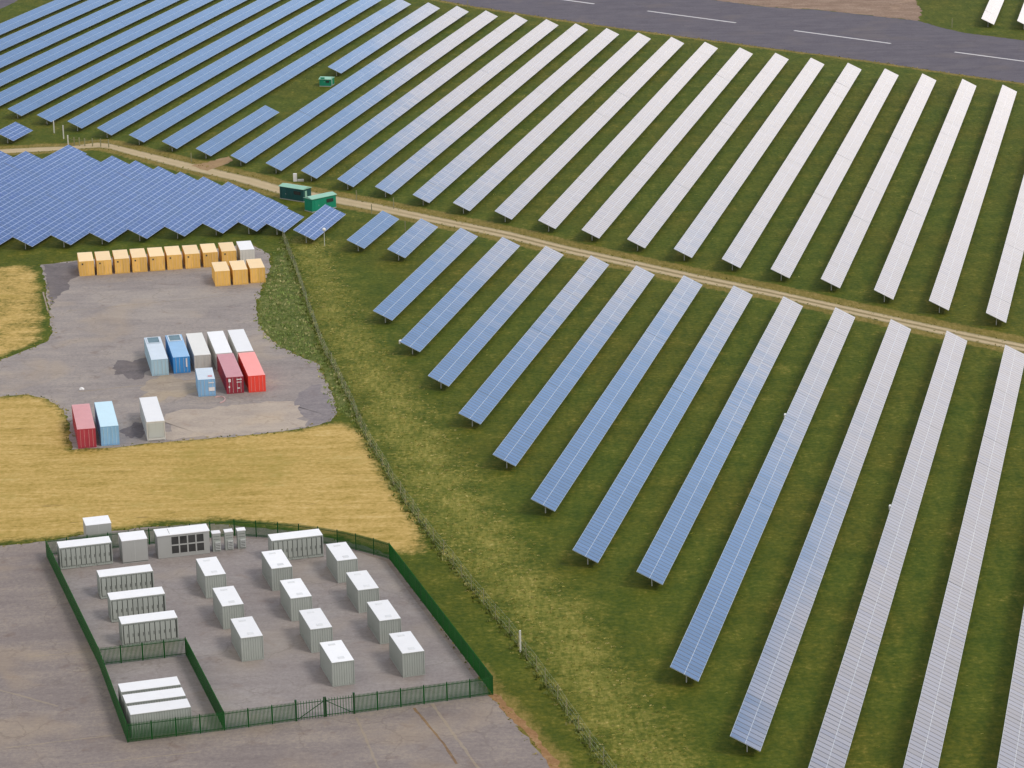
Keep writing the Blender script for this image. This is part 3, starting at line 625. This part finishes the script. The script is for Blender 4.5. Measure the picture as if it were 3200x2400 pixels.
for k, lab in enumerate(('long white-roofed container in the inner pen, nearest the front fence', 'long white-roofed container in the inner pen, middle of the three', 'long white-roofed container in the inner pen, farthest from the front fence')):
    d = Vector((-math.sin(R(15.94)), math.cos(R(15.94))))*(2.29+.78)*k
    container(-39.41+d.x, 263.68+d.y, R(15.94), 6.23, 2.29, 2.6, bess_grey, white, lab, 'three containers side by side in the inner pen', doors=False, extra=low_extra, name='transformer_container', ribs=False)
def kiosk(x, y, yaw, w_, l, h, label):
    r = empty('equipment_kiosk', (x, y, .012), yaw); tag(r, label, 'kiosk')
    MB().box(0.03, w_-.03, .03, l-.03, 0, h-.06).build('body', grey_wall, r)
    MB().box(0, w_, 0, l, h-.06, h).build('roof', white, r)
    MB().box(.06, w_-.06, .02, .03, .1, .16).build('plinth', dark_gap, r)
    MB().box(w_*.5-.01, w_*.5+.01, .022, .032, .2, h-.15).build('door_seam', steel, r)
kiosk(-46.68, 314.21, R(15.44), 3.08, 3.0, 2.89, 'plain grey kiosk with white roof between a long cabinet and the windowed building')
kiosk(-51.7, 319.65, R(15.4), 3.1, 2.9, 3.0, 'plain grey kiosk with white roof standing just outside the back fence, behind a long cabinet')
def control_building(x, y, yaw, w_, l, h):
    r = empty('control_building', (x, y, .012), yaw); tag(r, 'grey building with white roof and eight dark windows by the back fence', 'building')
    mb = shell(w_, l, h-.06, .02, 'LRB'); X0, X1 = w_*.255, w_*.90
    mb.box(.02, X0, .02, .12, .02, h-.06); mb.box(X1, w_-.02, .02, .12, .02, h-.06); mb.box(X0, X1, .02, .12, .02, h*.14); mb.box(X0, X1, .02, .12, h*.92, h-.06)
    mb.build('wall', grey_wall, r)
    MB().box(-.05, w_+.05, -.08, l+.05, h-.06, h+.03).build('roof', white, r)
    MB().box(w_*.24, w_*.25, .3, l-.3, h+.03, h+.05).build('roof_joint', grey_wall, r)
    cw = (X1-X0)/4; zs = ((h*.14, h*.53), (h*.53, h*.92))
    for i in range(4):
        for z0, z1 in zs:
            a, b_ = X0+i*cw, X0+(i+1)*cw; wn = MB(); q = .08
            for bx in ((a, a+q, z0, z1), (b_-q, b_, z0, z1), (a+q, b_-q, z0, z0+q), (a+q, b_-q, z1-q, z1)): wn.box(bx[0], bx[1], .0, .10, bx[2], bx[3])
            f = wn.build('window', grey_wall, r)
            MB().box(a+q, b_-q, .05, .08, z0+q, z1-q).build('pane', glass_dark, f)
control_building(-42.63, 315.62, R(15.38), 6.26, 2.42, 2.91)
vent_m = paint('cabinet_vent_grey', (.50, .52, .51), .5, .1)
for k, (x, y) in enumerate(((-36.29,317.72),(-34.82,318.14),(-33.35,318.54))):
    r = empty('electrical_cabinet', (x, y, .012), R(14)); tag(r, ['narrow grey electrical cabinet right beside the windowed building', 'narrow grey electrical cabinet, middle of the three by the back fence', 'narrow grey electrical cabinet, rightmost of the three by the back fence'][k], 'cabinet', 'electrical cabinets by the back fence')
    MB().box(0, .97, .0, .95, .0, 2.28).build('body', bess_grey, r)
    MB().box(-.04, 1.01, -.05, .99, 2.28, 2.37).build('roof', white, r)
    MB().box(.30, .92, -.16, .0, .25, 1.25).build('meter_box', vent_m, r)
    lv = MB()
    for z in (.4, .6, .8, 1.0): lv.box(.36, .86, -.19, -.16, z, z+.05)
    for z in (1.55, 1.9): lv.box(.1, .87, -.02, .0, z, z+.03)
    lv.build('louvre', dark_gap, r)

# ------------------------------------------------------------------ palisade fences
def palisade(pts, label, name='palisade_fence', h=2.12, bay=2.42, sp=.14, pw=.028, ends=True, skip=()):
    base = Vector(pts[0]); r = empty(name, (base.x, base.y, .012)); tag(r, label, 'fence')
    P = [Vector(p)-base for p in pts]
    for si, (a, b_) in enumerate(zip(P[:-1], P[1:])):
        L = (b_-a).length; d = (b_-a)/L; n = max(1, round(L/bay)); nr = Vector((-d.y, d.x))
        for i in range(n+1):
            if i == n and si < len(P)-2: continue
            q = a+d*(L*i/n)
            MB().box(-.035, .035, -.035, .035, 0, h+.05).build('post', green_post, r, (q.x, q.y, 0), (0, 0, math.atan2(d.y, d.x)))
            if i == n: continue
            e = L/n; pl = MB(); m_ = max(2, round(e/sp)); dep = .035
            for k in range(m_):
                x = (k+.5)*e/m_; pl.box(x-pw, x+pw, -dep, dep, .05, h-.10); i0 = len(pl.v)
                pl.v += [(x-pw, -dep, h-.10), (x+pw, -dep, h-.10), (x+pw, dep, h-.10), (x-pw, dep, h-.10), (x, -dep, h), (x, dep, h)]
                for f in ((0, 1, 4), (1, 2, 5, 4), (2, 3, 5), (3, 0, 4, 5)): pl.f.append(tuple(i0+z for z in f)); pl.mi.append(0)
            pl.build('pales', green_paint, r, (q.x, q.y, 0), (0, 0, math.atan2(d.y, d.x)))
            for z in (.20, h-.34): MB().box(.05, e-.05, dep+.002, dep+.042, z, z+.06).build('rail', green_post, r, (q.x, q.y, 0), (0, 0, math.atan2(d.y, d.x)))
    return r
FL = (-39.7, 262.7); FR = (-2.65, 273.0); BL = (-56.25, 317.4)
SP = .30
left_mid = (-45.3, 283.0)
palisade([BL, left_mid, FL], 'dark green palisade fence along the left side of the battery compound', sp=.10, pw=.036)
palisade([BL, (-37.1, 322.7), (-34.2, 323.2), (-31.5, 322.6), (-28.8, 321.9), (-26.2, 321.1), (-23.8, 320.1), (-21.4, 318.8), (-19.1, 317.3), (-16.9, 315.6), (-14.95, 313.9)], 'dark green palisade fence curving along the back of the battery compound by dry grass')
palisade([(-14.95, 313.9), FR], 'dark green palisade fence along the right side of the battery compound beside grass', sp=.15, pw=.03)
palisade([FL, (-30.1, 265.2), (-22.9, 267.25)], 'green palisade fence along the front of the compound, left of the double gate')
palisade([(-17.0, 268.85), FR], 'green palisade fence along the front of the compound, right of the double gate')
palisade([left_mid, (-36.15, 285.45)], 'short green palisade partition behind the inner pen, beside a long cabinet container')
palisade([(-36.15, 285.45), (-30.1, 265.2)], 'green palisade partition along the right side of the inner pen', sp=.10, pw=.036)
def gate():
    a, b_ = Vector((-22.9, 267.25)), Vector((-17.0, 268.85)); d = (b_-a); L = d.length; ang = math.atan2(d.y, d.x)
    r = empty('palisade_gate', (a.x, a.y, .012), ang); tag(r, 'green double palisade gate with diagonal braces at the front of the compound', 'gate')
    for x in (0, L): MB().box(x-.10, x+.10, -.10, .10, 0, 2.35).build('gate_post', green_post, r)
    for s_ in (0, 1):
        x0, x1 = (.12, L/2-.03) if s_ == 0 else (L/2+.03, L-.12)
        lf = MB(); n = 10
        for k in range(n): x = x0+.12+(x1-x0-.24)*k/(n-1); lf.box(x-.026, x+.026, -.03, .03, .05, 2.12)
        o = lf.build('gate_leaf', green_paint, r)
        fr = MB(); 
        for z in (.2, 1.80): fr.box(x0, x1, .032, .08, z, z+.07)
        cx = x1-.05 if s_ == 0 else x0+.05
        fr.box(cx-.07, cx+.07, .082, .13, .02, 2.25)
        fr.build('leaf_frame', green_post, o)
        bb = MB().bar((x0+.1 if s_ == 0 else x1-.1, -.07, .22), (x1-.1 if s_ == 0 else x0+.1, -.07, 1.85), .035); bb.build('brace', green_post, o)
gate()

# ------------------------------------------------------------------ green cabins, posts and small things
def cabin(x, y, yaw, w_, l, h, m, rm, label, cat='cabin'):
    r = empty('substation_cabin', (x, y, .0), yaw); tag(r, label, cat)
    shell(w_, l, h-.08, .15, inset=.04).build('body', m, r)
    MB().box(.0, w_, .0, l, .0, .15).build('plinth', grey_wall, r)
    rf = MB(); e = .12; zc = h+.22
    i0 = len(rf.v); rf.v += [(-e, -e, h-.1), (w_+e, -e, h-.1), (w_+e, l+e, h-.1), (-e, l+e, h-.1), (-e, l/2, zc), (w_+e, l/2, zc), (-e, -e, h-.16), (w_+e, -e, h-.16), (w_+e, l+e, h-.16), (-e, l+e, h-.16)]
    rf.f += [(0, 1, 5, 4), (2, 3, 4, 5), (3, 0, 4), (1, 2, 5), (6, 7, 1, 0), (7, 8, 2, 1), (8, 9, 3, 2), (9, 6, 0, 3), (9, 8, 7, 6)]; rf.mi += [0]*9
    rf.build('roof', rm, r)
    d = MB().box(w_*.12, w_*.12+.95, -.0, .045, .2, 2.05).build('door', m, r); MB().box(w_*.12+.82, w_*.12+.87, -.04, .0, 1.0, 1.2).build('handle', steel, d)
    MB().box(w_*.6, w_*.88, -.0, .045, h*.5, h*.75).build('louvre', dark_gap, r)
    MB().box(w_+.0, w_+.02, l*.2, l*.45, .2, 2.0).build('side_door', rm, r)
cabin(-41.8, 502.6, R(-36.5), 5.7, 2.3, 2.5, teal_dark, teal_roof, 'dark teal cabin beside the dirt track, the left one of the pair')
cabin(-35.1, 491.1, R(41.3), 5.5, 2.3, 2.55, teal, teal_roof, 'bright green cabin beside the dirt track, behind the short dark solar table')
cabin(-40.9, 609.3, R(-13.8), 2.6, 2.9, 1.75, teal, teal_roof, 'small green hut standing in the grassy gap between two solar rows')
def pole(name, x, y, h, rad, m, label, cat, group=None, head=None):
    r = empty(name, (x, y, 0)); tag(r, label, cat, group)
    mb = MB().box(-rad, rad, -rad, rad, -.3, h); mb.build('pole', m, r)
    if head: head(r, h)
    return r
def cctv(r, h):
    bm = MB(); n, k = 8, 5; rad = .32
    for i in range(k+1):
        ph = math.pi*i/k
        for j in range(n): bm.v.append((rad*math.sin(ph)*math.cos(2*math.pi*j/n), rad*math.sin(ph)*math.sin(2*math.pi*j/n), h+rad*math.cos(ph)))
    for i in range(k):
        for j in range(n): bm.f.append((i*n+j, (i+1)*n+j, (i+1)*n+(j+1) % n, i*n+(j+1) % n)); bm.mi.append(0)
    bm.build('camera_dome', white, r)
pole('camera_pole', -31.5, 466.6, 2.9, .05, steel, 'thin camera pole with a white dome beside the dark solar table', 'pole', None, cctv)
pole('marker_post', 0.35, 284.6, 2.5, .09, off_white, 'tall pale marker post standing in the mesh fence', 'post')
for k, (x, y, h) in enumerate(((-20.6,492.9,2.0),(-27.6,499.8,1.9),(-24.4,489.2,1.8),(-18.0,475.9,1.8),(106.7,666.9,2.2),(-9.3,709.3,2.6),(-66.8,547.3,1.6),(-61.3,535.2,1.8))):
    lab = ['pale wooden post on the far side of the track, right of the green cabins', 'pale wooden post behind the bright green cabin across the track', 'pale wooden post on the near edge of the track beside the green cabin', 'pale post near the short solar rows beside the track', 'pale post on the grass corner beyond the grey road', 'pale post between the solar field and the grey road', 'low post at the bend where the pale track turns', 'low post on the track verge by the worn brown earth'][k]
    pole('wooden_post', x, y, h, .08, wood, lab, 'post', 'single posts along the track and road')
# pole gate and mast at the bend of the track
r = empty('field_gate', (-89.6, 553.6, 0)); tag(r, 'row of pale fence pickets and rails where the track bends', 'fence')
pp = [(-92.4,565.2,2.6),(-89.6,559.3,2.8),(-87.9,553.8,1.9),(-86.5,552.6,1.7),(-85.4,552.2,1.7),(-84.3,551.9,1.6),(-82.7,551.5,1.6),(-81,551.0,1.6),(-79.3,550.2,1.6)]
for x, y, h in pp: MB().box(-.1, .1, -.1, .1, -.2, h).build('post', off_white if h > 1.8 else wood, r, (x+89.6, y-553.6, 0))
for (x0, y0, h0), (x1, y1, h1) in zip(pp[2:-1], pp[3:]):
    MB().bar((x0+89.6, y0-553.6, 1.2), (x1+89.6, y1-553.6, 1.2), .025).build('rail', wood, r)
r = empty('equipment_box', (-39.9, 516.6, 0)); tag(r, 'small white equipment box on the grass behind the dark teal cabin', 'box')
MB().box(-.35, .35, -.2, .2, 0, 1.5).build('body', white, r); MB().box(.45, 1.6, -.2, .25, 0, .35).build('base', off_white, r)
def lump(name, x, y, rx, ry, rz_, m, label, cat):
    mb = MB(); n, k = 10, 5
    for i in range(k+1):
        ph = math.pi*.5*i/k
        for j in range(n):
            f = 1+.18*math.sin(j*2.3+i); mb.v.append((rx*math.cos(ph)*math.cos(2*math.pi*j/n)*f, ry*math.cos(ph)*math.sin(2*math.pi*j/n)*f, rz_*math.sin(ph)+.005))
    for i in range(k):
        for j in range(n): mb.f.append((i*n+j, i*n+(j+1) % n, (i+1)*n+(j+1) % n, (i+1)*n+j)); mb.mi.append(0)
    o = mb.build(name, m, None, (x, y, .005)); tag(o, label, cat)
lump('sack', -61.6, 385.6, .35, .3, .35, white, 'small white sack lying on the open yard asphalt', 'sack')
hs = MB(); q = [Vector((.9*math.cos(a), 1.6*math.sin(a), .06)) for a in np.linspace(-1.2, 2.3, 14)]
for a, b_ in zip(q[:-1], q[1:]): hs.bar(a, b_, .06)
tag(hs.build('hose', paint('pink_hose', (.6, .38, .36), .5, .1), None, (-41.4, 379.2, .01)), 'curled pale pink hose on the yard in front of the red containers', 'hose')

# mesh fence between the rough strip and the dry field
r = empty('mesh_fence', (*MESHF[0], 0)); tag(r, 'long wire mesh fence on wooden posts winding beside the rough grass strip', 'fence')
base = Vector(MESHF[0]); fp = subdiv(MESHF, 3.6, .08)
wire = MB(); PM = MB().box(-.045, .045, -.045, .045, -.3, 1.85).mesh('post', wood)
for i, p in enumerate(fp):
    q = Vector(p)-base; o = link('post', PM, r, (q.x, q.y, random.uniform(-.15, .1)), (random.gauss(0, .03), random.gauss(0, .03), 0))
for p, p2 in zip(fp[:-1], fp[1:]):
    a, b_ = Vector(p)-base, Vector(p2)-base
    for z in (.15, .7, 1.28, 1.85): wire.bar((a.x, a.y, z), (b_.x, b_.y, z), .004)
    n = 6
    for k in range(1, n): q = a.lerp(b_, k/n); wire.bar((q.x, q.y, .1), (q.x, q.y, 1.87), .003)
wire.build('wire_mesh', paint('wire', (.42, .47, .36), .5, .1), r)

# ------------------------------------------------------------------ tufts of grass and scrub (stuff)
def tufts(name, poly, n, hmin, hmax, cols, wts, spread=.22, blades=5, pts=None, clear=None):
    if pts is None:
        P = np.array(poly); lo, hi = P.min(0), P.max(0); out = []
        while sum(len(o) for o in out) < n:
            c_ = rng.uniform(lo, hi, (n*3, 2)); sd_ = poly_sd(c_[:, 0], c_[:, 1], poly)
            k = rng.uniform(0, 3.0, len(c_)) < sd_+1.2
            out.append(c_[k])
        pts = np.concatenate(out)[:n]
    pts = np.asarray(pts); n = len(pts)
    if clear is not None:
        for q_ in clear: pts = pts[poly_sd(pts[:, 0], pts[:, 1], q_) < .1]
        n = len(pts)
    h = rng.uniform(hmin, hmax, n); ang = rng.uniform(0, 2*np.pi, (n, blades)); rad = rng.uniform(0, 1, (n, blades))*spread*(h[:, None]/hmax+.4)
    bx = pts[:, None, 0]+np.cos(ang)*rad; by = pts[:, None, 1]+np.sin(ang)*rad
    bh = h[:, None]*rng.uniform(.6, 1.1, (n, blades)); wd = .05+.10*rng.uniform(0, 1, (n, blades))
    a2 = rng.uniform(0, 2*np.pi, (n, blades)); lean = rng.uniform(.1, .6, (n, blades))*bh
    dx, dy = np.cos(a2)*wd, np.sin(a2)*wd; lx, ly = np.cos(ang)*lean, np.sin(ang)*lean
    z0 = np.zeros_like(bx)-.02
    V = np.stack([np.stack([bx-dx, by-dy, z0], -1), np.stack([bx+dx, by+dy, z0], -1), np.stack([bx+dx*.7+lx, by+dy*.7+ly, bh], -1), np.stack([bx-dx*.7+lx, by-dy*.7+ly, bh*.92], -1)], 2).reshape(-1, 3)
    F_ = np.arange(len(V)).reshape(-1, 4)
    me = bpy.data.meshes.new(name); me.vertices.add(len(V)); me.vertices.foreach_set('co', V.ravel())
    me.loops.add(F_.size); me.loops.foreach_set('vertex_index', F_.ravel()); me.polygons.add(len(F_))
    me.polygons.foreach_set('loop_start', np.arange(0, F_.size, 4)); me.polygons.foreach_set('loop_total', np.full(len(F_), 4))
    ci = rng.choice(len(cols), n, p=np.array(wts)/sum(wts)); cc = np.array(cols)[ci]*rng.uniform(.75, 1.25, (n, 1))
    at = me.attributes.new('tuft', 'FLOAT_COLOR', 'POINT'); cc4 = np.concatenate([np.repeat(cc, blades*4, 0), np.ones((n*blades*4, 1))], 1); at.data.foreach_set('color', cc4.astype(np.float32).ravel())
    me.update(); me.materials.append(tuft_m)
    return tag(link(name, me), kind='stuff')
tuft_m, t, b = newmat('tuft_leaves'); n_ = t.nodes.new('ShaderNodeAttribute'); n_.attribute_name = 'tuft'; t.links.new(n_.outputs['Color'], b.inputs['Base Color']); b.inputs['Roughness'].default_value = .9; b.inputs['Specular IOR Level'].default_value = .1
STRAW = [(.55, .47, .20), (.42, .37, .12), (.18, .21, .04), (.31, .29, .075)]
tag(tufts('rough_grass', ROUGH, 3000, .03, .09, STRAW, (2, 3, 1.5, 3)), 'rough straw and green tussock grass along the mesh fence', 'grass')
tag(tufts('scrub', SCRUB, 900, .08, .32, [(.20, .27, .08), (.27, .32, .11), (.44, .42, .2)], (4, 3, 2), .35, 4), 'dark weedy scrub between the container yard and the mesh fence', 'scrub')
edge_pts = []
for poly, jit in ((YARD, .5), (APRON, .5), (TRT, .6), (TRB, .6), (RLOW, .7)):
    q = subdiv(poly, .8, jit); edge_pts += [p for p in q if -135 < p[0] < 150 and 225 < p[1] < 760]
tag(tufts('edge_grass', None, 0, .05, .2, [(.30, .26, .07), (.15, .17, .03), (.42, .34, .13)], (2, 2, 1), .25, 3, edge_pts), 'ragged grass along the edges of the asphalt and the track', 'grass')
fpts = [(p[0]+random.gauss(0, .35), p[1]+random.gauss(0, .5)) for p in subdiv(MESHF, .22, .1)]
tag(tufts('fence_grass', None, 0, .12, .42, [(.17, .20, .06), (.11, .14, .03), (.27, .26, .10)], (3, 3, 1), .3, 4, fpts), 'tall uncut grass along the foot of the mesh fence', 'grass')
field = [(-45,600),(-110,640),(-50,700),(120,560),(140,420),(70,230),(18,235),(-4,345),(-26,445),(-30,470)]
tag(tufts('meadow_tufts', field, 3500, .03, .08, [(.16, .21, .03), (.26, .27, .05), (.42, .38, .12)], (3, 3, 1), .2, 3), 'short meadow grass between the solar rows', 'grass')
